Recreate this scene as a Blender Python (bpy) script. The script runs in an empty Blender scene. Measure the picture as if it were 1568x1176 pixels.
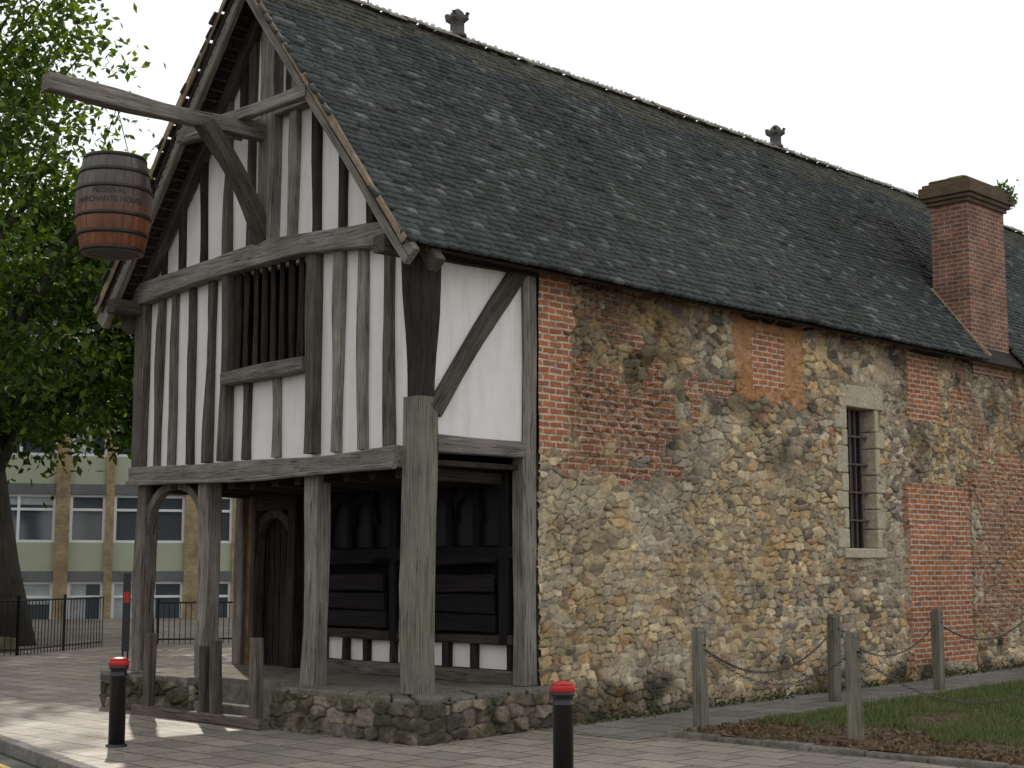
import bpy, math, random
import numpy as np
from mathutils import Vector, Matrix
random.seed(7); R=np.random.RandomState(11)
scene=bpy.context.scene
# ------------------------------------------------------------ helpers
def empty(name,loc=(0,0,0),rz=0):
    e=bpy.data.objects.new(name,None); scene.collection.objects.link(e)
    e.location=loc; e.rotation_euler=(0,0,rz); return e
def mesh_obj(name,verts,faces,mat=None,parent=None,smooth=False,cols=None,attrs=None):
    me=bpy.data.meshes.new(name)
    if isinstance(verts,np.ndarray) and isinstance(faces,np.ndarray):
        nv=len(verts); nf,k=faces.shape
        me.vertices.add(nv); me.vertices.foreach_set('co',verts.astype(np.float32).ravel())
        me.loops.add(nf*k); me.loops.foreach_set('vertex_index',faces.astype(np.int32).ravel())
        me.polygons.add(nf); me.polygons.foreach_set('loop_start',np.arange(0,nf*k,k,dtype=np.int32))
        me.update(calc_edges=True)
    else:
        me.from_pydata([tuple(v) for v in verts],[],[tuple(f) for f in faces]); me.update()
    if smooth: me.polygons.foreach_set('use_smooth',np.ones(len(me.polygons),dtype=bool))
    if cols is not None:
        a=me.color_attributes.new('Col','FLOAT_COLOR','POINT')
        c=np.ones((len(me.vertices),4),np.float32); c[:,:3]=cols; a.data.foreach_set('color',c.ravel())
    if attrs:
        for k2,v in attrs.items():
            a=me.attributes.new(k2,'FLOAT','POINT'); a.data.foreach_set('value',v.astype(np.float32).ravel())
    ob=bpy.data.objects.new(name,me); scene.collection.objects.link(ob)
    if mat: me.materials.append(mat)
    if parent: ob.parent=parent
    return ob
def boxes(name,lst,mat,parent=None,bev=0):
    V=[];F=[]
    for (x0,x1,y0,y1,z0,z1) in lst:
        b=len(V)
        V+=[(x0,y0,z0),(x1,y0,z0),(x1,y1,z0),(x0,y1,z0),(x0,y0,z1),(x1,y0,z1),(x1,y1,z1),(x0,y1,z1)]
        F+=[(b,b+3,b+2,b+1),(b+4,b+5,b+6,b+7),(b,b+1,b+5,b+4),(b+1,b+2,b+6,b+5),(b+2,b+3,b+7,b+6),(b+3,b,b+4,b+7)]
    ob=mesh_obj(name,V,F,mat,parent)
    if bev:
        m=ob.modifiers.new('b','BEVEL'); m.width=bev; m.segments=2
    return ob
def beam(name,p1,p2,w,d,mat,parent,xdir=None,bow=(0,0,0),jit=.007,ends=None):
    p1=Vector(p1);p2=Vector(p2);L=(p2-p1).length;z=(p2-p1).normalized()
    if xdir is None: xdir=Vector((1,0,0)) if abs(z.x)<.7 else Vector((0,0,1))
    x=Vector(xdir); x=(x-z*x.dot(z)).normalized(); y=z.cross(x)
    n=max(2,int(L/.22)); c=.014
    bw=Vector(bow); V=[];F=[]
    ph=[random.uniform(0,6) for _ in range(4)]
    for i in range(n+1):
        t=i/n; s=1
        if ends: s=ends(t)
        ww=w*s/2+ (jit*.9)*math.sin(t*L*2.3+ph[0]); dd=d/2*(1 if not ends else (1+(s-1)*.5))+jit*.8*math.sin(t*L*2.9+ph[1])
        ox=jit*math.sin(t*L*1.3+ph[2]); oy=jit*math.sin(t*L*1.7+ph[3])
        k=math.sin(math.pi*t); bx=bw.dot(x)*k; by=bw.dot(y)*k
        for (sx,sy) in [(-1,-1),(1,-1),(1,1),(-1,1)]:
            r=lambda: random.uniform(-jit,jit)*.5
            px=ox+bx+sx*ww; py=oy+by+sy*dd
            if sx*sy>0: pts=[(px, py-sy*c),(px-sx*c,py)]
            else: pts=[(px-sx*c,py),(px,py-sy*c)]
            for (qx,qy) in pts: V.append((qx+r()*.6,qy+r()*.6,t*L))
    for i in range(n):
        for j in range(8):
            a=i*8+j;b=i*8+(j+1)%8
            F.append((a,b,b+8,a+8))
    F.append(tuple(range(7,-1,-1))); F.append(tuple(n*8+j for j in range(8)))
    ob=mesh_obj(name,V,F,mat,parent)
    M=Matrix((x,y,z)).transposed().to_4x4(); M.translation=p1
    ob.matrix_local=M
    return ob
def tube(V,F,pts,rad,seg=8):
    pts=[Vector(p) for p in pts]; b0=len(V)
    for i,p in enumerate(pts):
        t=(pts[min(i+1,len(pts)-1)]-pts[max(i-1,0)]).normalized()
        a=Vector((0,0,1)) if abs(t.z)<.9 else Vector((1,0,0))
        u=t.cross(a).normalized(); v=t.cross(u)
        for k in range(seg):
            an=2*math.pi*k/seg; V.append(tuple(p+(u*math.cos(an)+v*math.sin(an))*rad[i]))
    for i in range(len(pts)-1):
        for k in range(seg):
            a=b0+i*seg+k;b=b0+i*seg+(k+1)%seg
            F.append((a,b,b+seg,a+seg))
    F.append(tuple(b0+k for k in range(seg-1,-1,-1))); F.append(tuple(b0+(len(pts)-1)*seg+k for k in range(seg)))
def lathe(name,prof,mat,parent=None,seg=32,loc=(0,0,0),smooth=True):
    V=[];F=[]
    for (r,z) in prof:
        for k in range(seg):
            a=2*math.pi*k/seg; V.append((r*math.cos(a),r*math.sin(a),z))
    for i in range(len(prof)-1):
        for k in range(seg):
            a=i*seg+k;b=i*seg+(k+1)%seg; F.append((a,b,b+seg,a+seg))
    F.append(tuple(range(seg-1,-1,-1))); F.append(tuple((len(prof)-1)*seg+k for k in range(seg)))
    ob=mesh_obj(name,V,F,mat,parent); ob.location=loc
    if smooth:
        for p in ob.data.polygons: p.use_smooth = len(p.vertices)==4
    return ob
_t={}
def vnoise(u,v,sc,seed):
    if seed not in _t: _t[seed]=np.random.RandomState(seed).rand(256,256)
    g=_t[seed]; x=u/sc+37.3; y=v/sc+91.7
    xi=np.floor(x).astype(int); yi=np.floor(y).astype(int); fx=x-xi; fy=y-yi
    fx=fx*fx*(3-2*fx); fy=fy*fy*(3-2*fy)
    a=g[xi%256,yi%256];b=g[(xi+1)%256,yi%256];c=g[xi%256,(yi+1)%256];d=g[(xi+1)%256,(yi+1)%256]
    return (a*(1-fx)+b*fx)*(1-fy)+(c*(1-fx)+d*fx)*fy
def fbm(u,v,sc,seed,o=3):
    s=0;w=0;a=1
    for i in range(o):
        s=s+a*vnoise(u,v,sc/2**i,seed+i);w+=a;a*=.5
    return s/w
# ------------------------------------------------------------ materials
class NT:
    def __init__(s,name):
        s.m=bpy.data.materials.new(name); s.m.use_nodes=True; s.t=s.m.node_tree; s.t.nodes.clear()
        s.o=s.n('ShaderNodeOutputMaterial'); s.b=s.n('ShaderNodeBsdfPrincipled')
        s.l(s.b.outputs[0],s.o.inputs[0])
    def n(s,ty,**k):
        nd=s.t.nodes.new(ty)
        for a,v in k.items(): setattr(nd,a,v)
        return nd
    def l(s,a,b): s.t.links.new(a,b)
    def coord(s,scale=(1,1,1),kind='Object'):
        tc=s.n('ShaderNodeTexCoord'); mp=s.n('ShaderNodeMapping'); mp.inputs['Scale'].default_value=scale
        s.l(tc.outputs[kind],mp.inputs[0]); return mp.outputs[0]
    def noise(s,vec,scale,detail=4,rough=.6,dist=0):
        nd=s.n('ShaderNodeTexNoise'); nd.inputs['Scale'].default_value=scale; nd.inputs['Detail'].default_value=detail
        nd.inputs['Roughness'].default_value=rough; nd.inputs['Distortion'].default_value=dist
        if vec is not None: s.l(vec,nd.inputs['Vector'])
        return nd.outputs['Fac']
    def ramp(s,fac,stops):
        r=s.n('ShaderNodeValToRGB'); e=r.color_ramp.elements
        while len(e)<len(stops): e.new(.5)
        for i,(p,c) in enumerate(stops):
            e[i].position=p; e[i].color=(c[0],c[1],c[2],1) if hasattr(c,'__len__') else (c,c,c,1)
        s.l(fac,r.inputs[0]); return r.outputs[0]
    def mix(s,fac,a,b,mode='MIX'):
        m=s.n('ShaderNodeMix',data_type='RGBA',blend_type=mode)
        for inp,v in ((m.inputs[0],fac),(m.inputs[6],a),(m.inputs[7],b)):
            if hasattr(v,'is_output'): s.l(v,inp)
            elif hasattr(v,'__len__'): inp.default_value=(v[0],v[1],v[2],1)
            else: inp.default_value=v if inp==m.inputs[0] else (v,v,v,1)
        return m.outputs[2]
    def math(s,op,a,b=0.):
        m=s.n('ShaderNodeMath',operation=op)
        for i,v in enumerate((a,b)):
            if hasattr(v,'is_output'): s.l(v,m.inputs[i])
            else: m.inputs[i].default_value=v
        return m.outputs[0]
    def bump(s,h,st=.5,dist=.02):
        b=s.n('ShaderNodeBump'); b.inputs['Strength'].default_value=st; b.inputs['Distance'].default_value=dist
        s.l(h,b.inputs['Height']); s.l(b.outputs[0],s.b.inputs['Normal'])
    def fin(s,col,rough=.85,spec=.3,metal=0):
        if hasattr(col,'is_output'): s.l(col,s.b.inputs['Base Color'])
        else: s.b.inputs['Base Color'].default_value=(*col,1)
        if hasattr(rough,'is_output'): s.l(rough,s.b.inputs['Roughness'])
        else: s.b.inputs['Roughness'].default_value=rough
        s.b.inputs['Specular IOR Level'].default_value=spec; s.b.inputs['Metallic'].default_value=metal
        return s.m
def timber(name,dark,light,green=0):
    s=NT(name)
    tc=s.n('ShaderNodeTexCoord'); oi=s.n('ShaderNodeObjectInfo')
    off=s.n('ShaderNodeCombineXYZ'); s.l(s.math('MULTIPLY',oi.outputs['Random'],37.),off.inputs[2]); s.l(s.math('MULTIPLY',oi.outputs['Random'],11.),off.inputs[0])
    ad=s.n('ShaderNodeVectorMath',operation='ADD'); s.l(tc.outputs['Object'],ad.inputs[0]); s.l(off.outputs[0],ad.inputs[1])
    def mp(sc):
        m=s.n('ShaderNodeMapping'); m.inputs['Scale'].default_value=sc; s.l(ad.outputs[0],m.inputs[0]); return m.outputs[0]
    g=s.noise(mp((16,16,.9)),1.5,7,.7,.4); f=s.noise(mp((70,70,1.8)),1,4,.6); big=s.noise(mp((1,1,1)),1.6,4)
    c=s.ramp(g,[(.3,dark),(.66,light)])
    c=s.mix(s.ramp(f,[(.34,(1,1,1)),(.46,(0,0,0))]),c,tuple(x*.35 for x in dark))
    rr=s.ramp(oi.outputs['Random'],[(0,.72),(1,1.2)])
    c=s.mix(1.,c,rr,'MULTIPLY')
    c=s.mix(1.,c,s.ramp(big,[(.3,.68),(.7,1.25)]),'MULTIPLY')
    if green: c=s.mix(s.ramp(big,[(.42,0),(.65,green)]),c,(.12,.125,.065))
    s.bump(s.math('ADD',g,s.math('MULTIPLY',f,.7)),.7,.012)
    return s.fin(c,.85,.25)
M_wood=timber('weathered_oak',(.115,.098,.082),(.265,.238,.205))
M_woodg=timber('weathered_oak_mossy',(.11,.10,.08),(.23,.21,.17),.22)
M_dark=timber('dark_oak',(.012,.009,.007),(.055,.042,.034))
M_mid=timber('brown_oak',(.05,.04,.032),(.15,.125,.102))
M_black=timber('porch_dark_boards',(.006,.005,.005),(.02,.016,.014))  # dark wood; the porch interior's darkness is put into this colour
def plain(name,col,rough=.8,spec=.3,metal=0,var=.25,sc=6,bump=.2):
    s=NT(name); v=s.coord(); n=s.noise(v,sc,5,.6)
    c=s.mix(1.,col,s.ramp(n,[(.25,1-var),(.75,1+var)]),'MULTIPLY')
    if bump: s.bump(n,bump,.01)
    return s.fin(c,rough,spec,metal)
def stonemat(name,col,mossc=(.05,.055,.02),amt=.7,var=.45):
    s=NT(name); n=s.noise(s.coord(),2.6,7,.7); n2=s.noise(s.coord(),22,6,.75); n3=s.noise(s.coord(),5,5,.7)
    c=s.mix(1.,col,s.ramp(n,[(.28,1-var),(.72,1+var)]),'MULTIPLY'); c=s.mix(1.,c,s.ramp(n2,[(.3,.65),(.7,1.3)]),'MULTIPLY')
    c=s.mix(s.ramp(n3,[(.47,0),(.66,amt)]),c,mossc)
    s.bump(s.math('ADD',n3,s.math('MULTIPLY',n2,.6)),.9,.035); return s.fin(c,.93,.15)
def plaster():
    s=NT('limewash_plaster'); v=s.coord(); a=s.noise(v,1.4,4); b=s.noise(s.coord((5,5,.7)),1.6,4); f=s.noise(v,45,4,.7)
    c=s.ramp(a,[(.3,(.72,.685,.65)),(.7,(.81,.775,.745))])
    c=s.mix(s.ramp(b,[(.5,0),(.78,.4)]),c,(.50,.44,.38))
    s.bump(s.math('ADD',a,s.math('MULTIPLY',f,.25)),.5,.02)
    return s.fin(c,.9,.2)
M_plaster=plaster()
def uvec(s,kx=1.,kz=1.):
    tc=s.n('ShaderNodeTexCoord'); sp=s.n('ShaderNodeSeparateXYZ'); s.l(tc.outputs['Object'],sp.inputs[0])
    u=s.math('ADD',sp.outputs[0],sp.outputs[1]); cb=s.n('ShaderNodeCombineXYZ')
    s.l(s.math('MULTIPLY',u,kx),cb.inputs[0]); s.l(s.math('MULTIPLY',sp.outputs[2],kz),cb.inputs[1]); return cb.outputs[0]
def bricknode(s,vec,c1,c2,mo,w=.23,h=.078,m=.011):
    b=s.n('ShaderNodeTexBrick'); s.l(vec,b.inputs['Vector'])
    b.inputs['Color1'].default_value=(*c1,1); b.inputs['Color2'].default_value=(*c2,1); b.inputs['Mortar'].default_value=(*mo,1)
    b.inputs['Scale'].default_value=1; b.inputs['Mortar Size'].default_value=m; b.inputs['Mortar Smooth'].default_value=.3
    b.inputs['Bias'].default_value=-.1; b.inputs['Brick Width'].default_value=w; b.inputs['Row Height'].default_value=h
    return b
def warpvec(s,vec,amt=.012,sc=5):
    nz=s.n('ShaderNodeTexNoise'); nz.inputs['Scale'].default_value=sc; s.l(vec,nz.inputs['Vector'])
    sub=s.n('ShaderNodeVectorMath',operation='SUBTRACT'); s.l(nz.outputs['Color'],sub.inputs[0]); sub.inputs[1].default_value=(.5,.5,.5)
    sc2=s.n('ShaderNodeVectorMath',operation='SCALE'); s.l(sub.outputs[0],sc2.inputs[0]); sc2.inputs['Scale'].default_value=amt
    ad=s.n('ShaderNodeVectorMath',operation='ADD'); s.l(vec,ad.inputs[0]); s.l(sc2.outputs[0],ad.inputs[1]); return ad.outputs[0]
def brickmat(name,c1,c2,mo):
    s=NT(name); v=warpvec(s,uvec(s),.02); b=bricknode(s,v,c1,c2,mo)
    n=s.noise(s.coord(),2.2,5); n2=s.noise(s.coord(),30,3)
    c=s.mix(1.,b.outputs[0],s.ramp(n,[(.3,.6),(.7,1.25)]),'MULTIPLY')
    c=s.mix(1.,c,s.ramp(n2,[(.3,.8),(.7,1.2)]),'MULTIPLY')
    s.bump(s.math('SUBTRACT',n2,s.math('MULTIPLY',b.outputs['Fac'],1.5)),.6,.012)
    return s.fin(c,.9,.2)
M_chim=brickmat('chimney_brick',(.27,.115,.072),(.155,.085,.062),(.34,.28,.23))
def wallmat():
    s=NT('rubble_and_brick_wall')
    a=s.n('ShaderNodeAttribute',attribute_name='Col'); m=s.n('ShaderNodeAttribute',attribute_name='bm'); t=s.n('ShaderNodeAttribute',attribute_name='bt')
    v=warpvec(s,uvec(s),.03,4); b=bricknode(s,v,(.50,.165,.065),(.28,.105,.06),(.56,.45,.34),.235,.082,.016)
    n=s.noise(s.coord(),9,6,.7); n2=s.noise(s.coord(),38,5,.75); n3=s.noise(s.coord((1,4,12)),1.2,2)
    bc=s.mix(1.,b.outputs[0],t.outputs['Fac'],'MULTIPLY')
    bc=s.mix(s.ramp(n3,[(.5,0),(.62,.45)]),bc,s.mix(1.,(.19,.145,.12),t.outputs['Fac'],'MULTIPLY'))
    c=s.mix(m.outputs['Fac'],a.outputs['Color'],bc)
    c=s.mix(1.,c,s.ramp(n,[(.28,.72),(.72,1.28)]),'MULTIPLY')
    c=s.mix(1.,c,s.ramp(n2,[(.3,.7),(.7,1.3)]),'MULTIPLY')
    hb=s.math('MULTIPLY',s.math('MULTIPLY',b.outputs['Fac'],m.outputs['Fac']),-1.2)
    s.bump(s.math('ADD',hb,s.math('ADD',n,n2)),.8,.016)
    return s.fin(c,.94,.12)
M_wall=wallmat()
M_rub=stonemat('rough_rubble',(.13,.11,.08))
M_lime=stonemat('limestone',(.52,.45,.33),(.36,.29,.19),.3,.2)
M_cap=stonemat('worn_stone_coping',(.18,.165,.135),(.06,.06,.03),.6)
M_kerb=stonemat('kerb_granite',(.22,.205,.18),(.08,.075,.06),.4,.3)
M_tan=plain('verge_mortar',(.25,.19,.125),.9,.2,0,.4,9,.5)
M_iron=plain('iron',(.02,.02,.02),.5,.4,.6,.3,20,.1)
M_glassd=NT('leaded_glass').fin((.012,.013,.016),.45,.2)
M_int=NT('dark_interior').fin((.01,.009,.008),.9,.1)
def vcol(name,rough=.85,spec=.25,sub=0,nz=25):
    s=NT(name); a=s.n('ShaderNodeAttribute',attribute_name='Col'); n=s.noise(s.coord(),nz,4,.7)
    c=s.mix(1.,a.outputs['Color'],s.ramp(n,[(.3,.6),(.7,1.35)]),'MULTIPLY'); 
    s.bump(n,.6,.012); m=s.fin(c,rough,spec)
    return m
M_tile=vcol('stone_roof_tiles',.8,.3)
M_rubv=vcol('plinth_rubble_stone',.93,.15,0,18)
def leafm(name,tr_=.45):
    s=NT(name); a=s.n('ShaderNodeAttribute',attribute_name='Col')
    s.fin(a.outputs['Color'],.55,.3); tr=s.n('ShaderNodeBsdfTranslucent')
    c=s.mix(1.,a.outputs['Color'],(1.7,1.7,.5),'MULTIPLY'); s.l(c,tr.inputs[0])
    mx=s.n('ShaderNodeMixShader'); mx.inputs[0].default_value=tr_; s.l(s.b.outputs[0],mx.inputs[1]); s.l(tr.outputs[0],mx.inputs[2]); s.l(mx.outputs[0],s.o.inputs[0])
    return s.m
M_leaf=leafm('leaves'); M_grass=leafm('grass_blades',.2)
M_bark=timber('bark',(.02,.017,.013),(.07,.06,.045))
# ------------------------------------------------------------ house
H=empty('medieval_merchants_house')
CX=-2.9; EX=.35; EZ=5.40; RZ=9.45; RUN=EX-CX; SL=math.hypot(RUN,RZ-EZ); CO=RUN/SL; SI=(RZ-EZ)/SL
YV=-.5; YE=21.
def roofz(x,off=0): return RZ-abs(x-CX)*SI/CO-off
def voro(u,v,cw,chh,seed,jit,pw=2.6):
    rs=np.random.RandomState(seed); T=rs.rand(128,128,4)
    jv=np.floor(v/chh).astype(int)
    F1=np.full(u.shape,9.);F2=np.full(u.shape,9.);ID=np.zeros(u.shape,int);DX=np.zeros(u.shape);DY=np.zeros(u.shape)
    for dj in(-1,0,1):
        j=jv+dj; off=(j%2)*.5*cw+ T[j%128,7,2]*cw
        iu=np.floor((u-off)/cw).astype(int)
        for di in(-1,0,1):
            i=iu+di; t=T[i%128,j%128]
            px=(i+.5+(t[...,0]-.5)*jit)*cw+off; py=(j+.5+(t[...,1]-.5)*jit)*chh
            sx=(u-px)/cw; sy=(v-py)/chh; k=.75+.5*t[...,2]
            d=(np.abs(sx)**pw+np.abs(sy)**pw)**(1/pw)*k
            m1=d<F1; F2=np.where(m1,F1,np.minimum(F2,d)); ID=np.where(m1,(i%128)*128+(j%128),ID); DX=np.where(m1,sx,DX);DY=np.where(m1,sy,DY); F1=np.where(m1,d,F1)
    return F1,F2,ID,DX,DY
hr=np.random.RandomState(5).rand(80000,5)
pal=np.array([(.50,.375,.205),(.46,.35,.21),(.37,.295,.20),(.57,.455,.285),(.46,.30,.15),(.31,.25,.175),(.19,.155,.115),(.49,.37,.21),(.44,.35,.23),(.40,.31,.195),(.25,.21,.16),(.34,.22,.13)])
def stones(U,Vv,lowz=1.95,k=1.):
    wu=U+(fbm(U,Vv,.16,50)-.5)*.10; wv=Vv+(fbm(U,Vv,.2,60)-.5)*.085+(fbm(U,Vv,2.5,65)-.5)*.25
    a1=voro(wu,wv,.215*k,.11*k,1,.9,3.2); a2=voro(wu,wv,.18*k,.10*k,2,.5,4.); a3=voro(wu,wv,.15*k,.09*k,3,.85,3.)
    low=(Vv+ (fbm(U,Vv,1.2,70)-.5)*.9)<lowz; sel=(fbm(U,Vv,.7,72)>.55)&~low
    r=[]
    for i in range(5):
        r.append(np.where(low,a2[i]+(20000 if i==2 else 0),np.where(sel,a3[i]+(40000 if i==2 else 0),a1[i])))
    F1,F2,ID,DX,DY=r
    edge=np.clip((F2-F1)/.20,0,1); h=[hr[ID,i] for i in range(5)]
    col=pal[(h[0]*11.999).astype(int)]*(.74+.5*h[1])[...,None]
    mort=np.array((.46,.365,.235))
    mk=np.clip(edge*1.9,0,1)[...,None]**.8
    sm=np.clip((fbm(U,Vv,.9,80)-.50)*8,0,1)[...,None]; mk=mk*(1-.35*sm)
    C=mort*(1-mk)+col*mk
    gp=np.clip((.30-edge)*8,0,1)*np.clip((fbm(U,Vv,.3,85)-.36)*7,0,1); C=C*(1-.68*gp[...,None])
    big=fbm(U,Vv,1.5,90,4); C=C*(.80+.52*big)[...,None]
    fl=fbm(U,Vv,.06,92,2); C=C*(.78+.46*fl)[...,None]
    hg=np.clip(edge*1.6,0,1)*(.014+.032*h[2]+DX*(h[3]-.5)*.05+DY*(h[4]-.5)*.06)*(1-.3*sm[...,0])
    hg=hg-gp*.016+fbm(U,Vv,.07,130,2)*.02
    return C,hg,edge
g=.0145
ys=np.arange(1.9,21.,g); zs=np.arange(-.1,5.5,g)
U,Vv=np.meshgrid(ys,zs,indexing='ij')
C,hgt,edge=stones(U,Vv)
grey=np.clip((fbm(U,Vv,1.1,95,3)-.52)*5,0,.45)[...,None]; lum=C.mean(axis=-1,keepdims=True); C=C*(1-grey)+lum*np.array((1.1,.98,.82))*grey
streak=fbm(U,Vv*.18,.25,97,3); C*=(.86+.28*streak)[...,None]
en=(fbm(U,Vv,.3,100,3)-.5)
def box(y0,y1,z0,z1,soft=.35,k=1.):
    d=np.minimum(np.minimum(U-y0,y1-U),np.minimum(Vv-z0,z1-Vv))+en*soft
    return np.clip(d/.025,0,1)*k
def mixc(C,m,c): return C*(1-m[...,None])+np.array(c)*m[...,None]
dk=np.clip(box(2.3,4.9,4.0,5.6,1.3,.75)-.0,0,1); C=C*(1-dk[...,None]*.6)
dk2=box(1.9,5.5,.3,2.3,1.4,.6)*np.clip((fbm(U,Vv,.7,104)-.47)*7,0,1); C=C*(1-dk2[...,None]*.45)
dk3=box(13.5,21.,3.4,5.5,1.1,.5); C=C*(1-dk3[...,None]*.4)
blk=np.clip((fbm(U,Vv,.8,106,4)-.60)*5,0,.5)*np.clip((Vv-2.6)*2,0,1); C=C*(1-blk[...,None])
rnd=box(5.83,7.6,4.2,5.6,.25); C=mixc(C,rnd*.75,(.46,.215,.09))
rnd2=box(10.25,10.55,.2,3.25,.25); C=mixc(C,rnd2*.7,(.24,.10,.055))
och=np.clip((fbm(U,Vv,.45,108,2)-.74)*10,0,.4); C=mixc(C,och,(.48,.32,.14))
pale=np.clip((fbm(U,Vv,.5,113,3)-.60)*7,0,.4)*np.clip((3.6-Vv),0,1); C=mixc(C,pale,(.54,.47,.35))
bt=np.ones(U.shape)
bm=box(1.6,2.48,3.22,5.6,.3); bt=bt*1.08
bB=box(2.4,4.5,3.15,4.35,.9)*.8; bm=np.maximum(bm,bB); bt=np.where(bB>.5,.58+.3*fbm(U,Vv,.5,110),bt)
bB2=box(2.4,4.3,4.3,5.6,.9)*(fbm(U,Vv,.6,112)>.5)*.7; bm=np.maximum(bm,bB2); bt=np.where(bB2>.5,.38,bt)
bC=box(6.29,7.12,4.36,5.24,.08); bm=np.maximum(bm,bC); bt=np.where(bC>.5,1.1,bt)
bD=box(10.55,11.65,4.22,5.6,.2); bm=np.maximum(bm,bD); bt=np.where(bD>.5,1.,bt)
bE=box(10.45,12.52,.3,3.22,.1); bm=np.maximum(bm,bE); bt=np.where(bE>.5,.75+.45*fbm(U,Vv,.8,115),bt)
bF=box(12.62,17.2,.8,3.9,1.5)*.75; bm=np.maximum(bm,bF); bt=np.where((bF>.5),.65+.35*fbm(U,Vv,.5,118),bt)
bH=box(12.3,18,4.2,5.3,1.2)*.65*(fbm(U,Vv,.5,119)>.52); bm=np.maximum(bm,bH); bt=np.where((bH>.5),.7,bt)
bG=((fbm(U,Vv,.42,120,2)>.79)&(Vv>2.3))*1.; bm=np.maximum(bm,bG*.85); bt=np.where(bG>.5,.9,bt)
seam_shadow=np.clip(1-np.abs(U-12.56)/.035,0,1)*(Vv<3.3)*.8; C=C*(1-seam_shadow[...,None]); bt=bt*(1-seam_shadow)  # thin shadow along the wall seam, darkened into stone and brick colour
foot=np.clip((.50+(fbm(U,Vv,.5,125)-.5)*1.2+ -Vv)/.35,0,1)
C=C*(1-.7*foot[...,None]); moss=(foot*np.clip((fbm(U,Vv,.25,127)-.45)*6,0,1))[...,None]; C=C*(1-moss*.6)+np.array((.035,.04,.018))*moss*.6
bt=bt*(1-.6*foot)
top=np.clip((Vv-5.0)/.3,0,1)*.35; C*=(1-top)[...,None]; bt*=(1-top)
bulge=(fbm(U,Vv,1.5,133)-.5)*.08
hgt=np.where(bm>.85,.026+fbm(U,Vv,.12,135)*.012,hgt); hgt=np.where(rnd>.5,np.maximum(hgt,.03),hgt)
hgt=hgt+bulge-seam_shadow*.05+np.clip(.55-Vv,0,1)*.16
nx,nz=U.shape
P=np.stack([hgt,U,Vv],-1).reshape(-1,3)
ii,jj=np.meshgrid(np.arange(nx-1),np.arange(nz-1),indexing='ij')
cu=U[:-1,:-1]+g/2; cv=Vv[:-1,:-1]+g/2
WY0,WY1,WZ0,WZ1=8.70,9.52,2.14,4.30
keep=~((cu>WY0-.05)&(cu<WY1+.05)&(cv>WZ0-.04)&(cv<WZ1+.04))
a=(ii*nz+jj)[keep]; Fq=np.stack([a,a+nz,a+nz+1,a+1],-1)
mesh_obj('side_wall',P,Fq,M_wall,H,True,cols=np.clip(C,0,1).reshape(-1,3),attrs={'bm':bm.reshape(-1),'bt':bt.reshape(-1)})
def rubwall(name,A,Bp,z0,z1,par,seed=0.,dark=.45,k=1.5):
    A=np.array(A);Bp=np.array(Bp);L=np.hypot(*(Bp-A)); t=(Bp-A)/L; nrm=np.array((t[1],-t[0]))
    us=np.append(np.arange(0,L,.013),L); zv=np.append(np.arange(z0,z1,.013),z1)
    u,v=np.meshgrid(us,zv,indexing='ij'); c,h,e=stones(u+seed,v+seed*.7,9,k)
    lm=c.mean(axis=-1,keepdims=True); c=c*.5+lm*np.array((1.06,.98,.86))*.5
    ms=np.clip((fbm(u+seed,v,.3,140)-.45)*5,0,.75)[...,None]; c=c*dark*(1-ms)+np.array((.04,.042,.022))*ms
    h=h*1.6; h=h*np.clip(u/.03,0,1)*np.clip((L-u)/.03,0,1)
    P=np.stack([A[0]+t[0]*u+nrm[0]*h,A[1]+t[1]*u+nrm[1]*h,v],-1).reshape(-1,3)
    n1,n2=u.shape; i,j=np.meshgrid(np.arange(n1-1),np.arange(n2-1),indexing='ij'); a=(i*n2+j).ravel()
    mesh_obj(name,P,np.stack([a,a+n2,a+n2+1,a+1],-1),M_rubv,par,True,cols=np.clip(c,0,1).reshape(-1,3))
# window in the long wall
J=[]
zz=WZ0;k=0
while zz<WZ1-.02:
    hh=min(random.uniform(.24,.42),WZ1-zz)
    if WZ1-zz-hh<.12: hh=WZ1-zz
    w=[.34,.16][k%2]+random.uniform(-.05,.05); J.append((-.32,.045+random.uniform(0,.02),WY0-w,WY0,zz+.004,zz+hh-.004))
    w=[.14,.27][k%2]+random.uniform(-.03,.05); J.append((-.32,.045+random.uniform(0,.02),WY1,WY1+w,zz+.004,zz+hh-.004)); zz+=hh;k+=1
J.append((-.32,.062,WY0-.20,WY1+.24,WZ1,WZ1+.34)); J.append((-.32,.085,WY0-.16,WY1+.20,WZ0-.15,WZ0))
boxes('window_surround',J,M_lime,H,.02)
boxes('window_glass',[(-.26,-.24,WY0,WY1,WZ0,WZ1)],M_glassd,H)
bars=[(-.14,-.115,WY0+(WY1-WY0)*i/5-.012,WY0+(WY1-WY0)*i/5+.012,WZ0,WZ1) for i in range(1,5)]
bars+=[(-.15,-.10,WY0,WY1,WZ0+(WZ1-WZ0)*t-.014,WZ0+(WZ1-WZ0)*t+.014) for t in(.2,.4,.6,.8)]
boxes('window_bars',bars,plain('rusted_iron',(.10,.075,.065),.8,.3,0,.3,20,.1),H)
boxes('window_frame',[(-.22,-.15,(WY0+WY1)/2-.03,(WY0+WY1)/2+.03,WZ0,WZ1)],M_mid,H)
boxes('wall_core',[(-.5,-.33,1.92,21,0,5.45),(-5.8,-5.35,1.9,21,0,5.6),(-5.8,-.5,20.6,21,0,5.5),(-.33,-.02,1.92,2.2,0,3.2)],M_rub,H)
mesh_obj('rear_gable',[(-5.8,21,5.4),(0,21,5.4),(0,21,5.6),(CX,21,9.2),(-5.8,21,5.6)],[(0,1,2,3,4)],M_rub,H)
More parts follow.
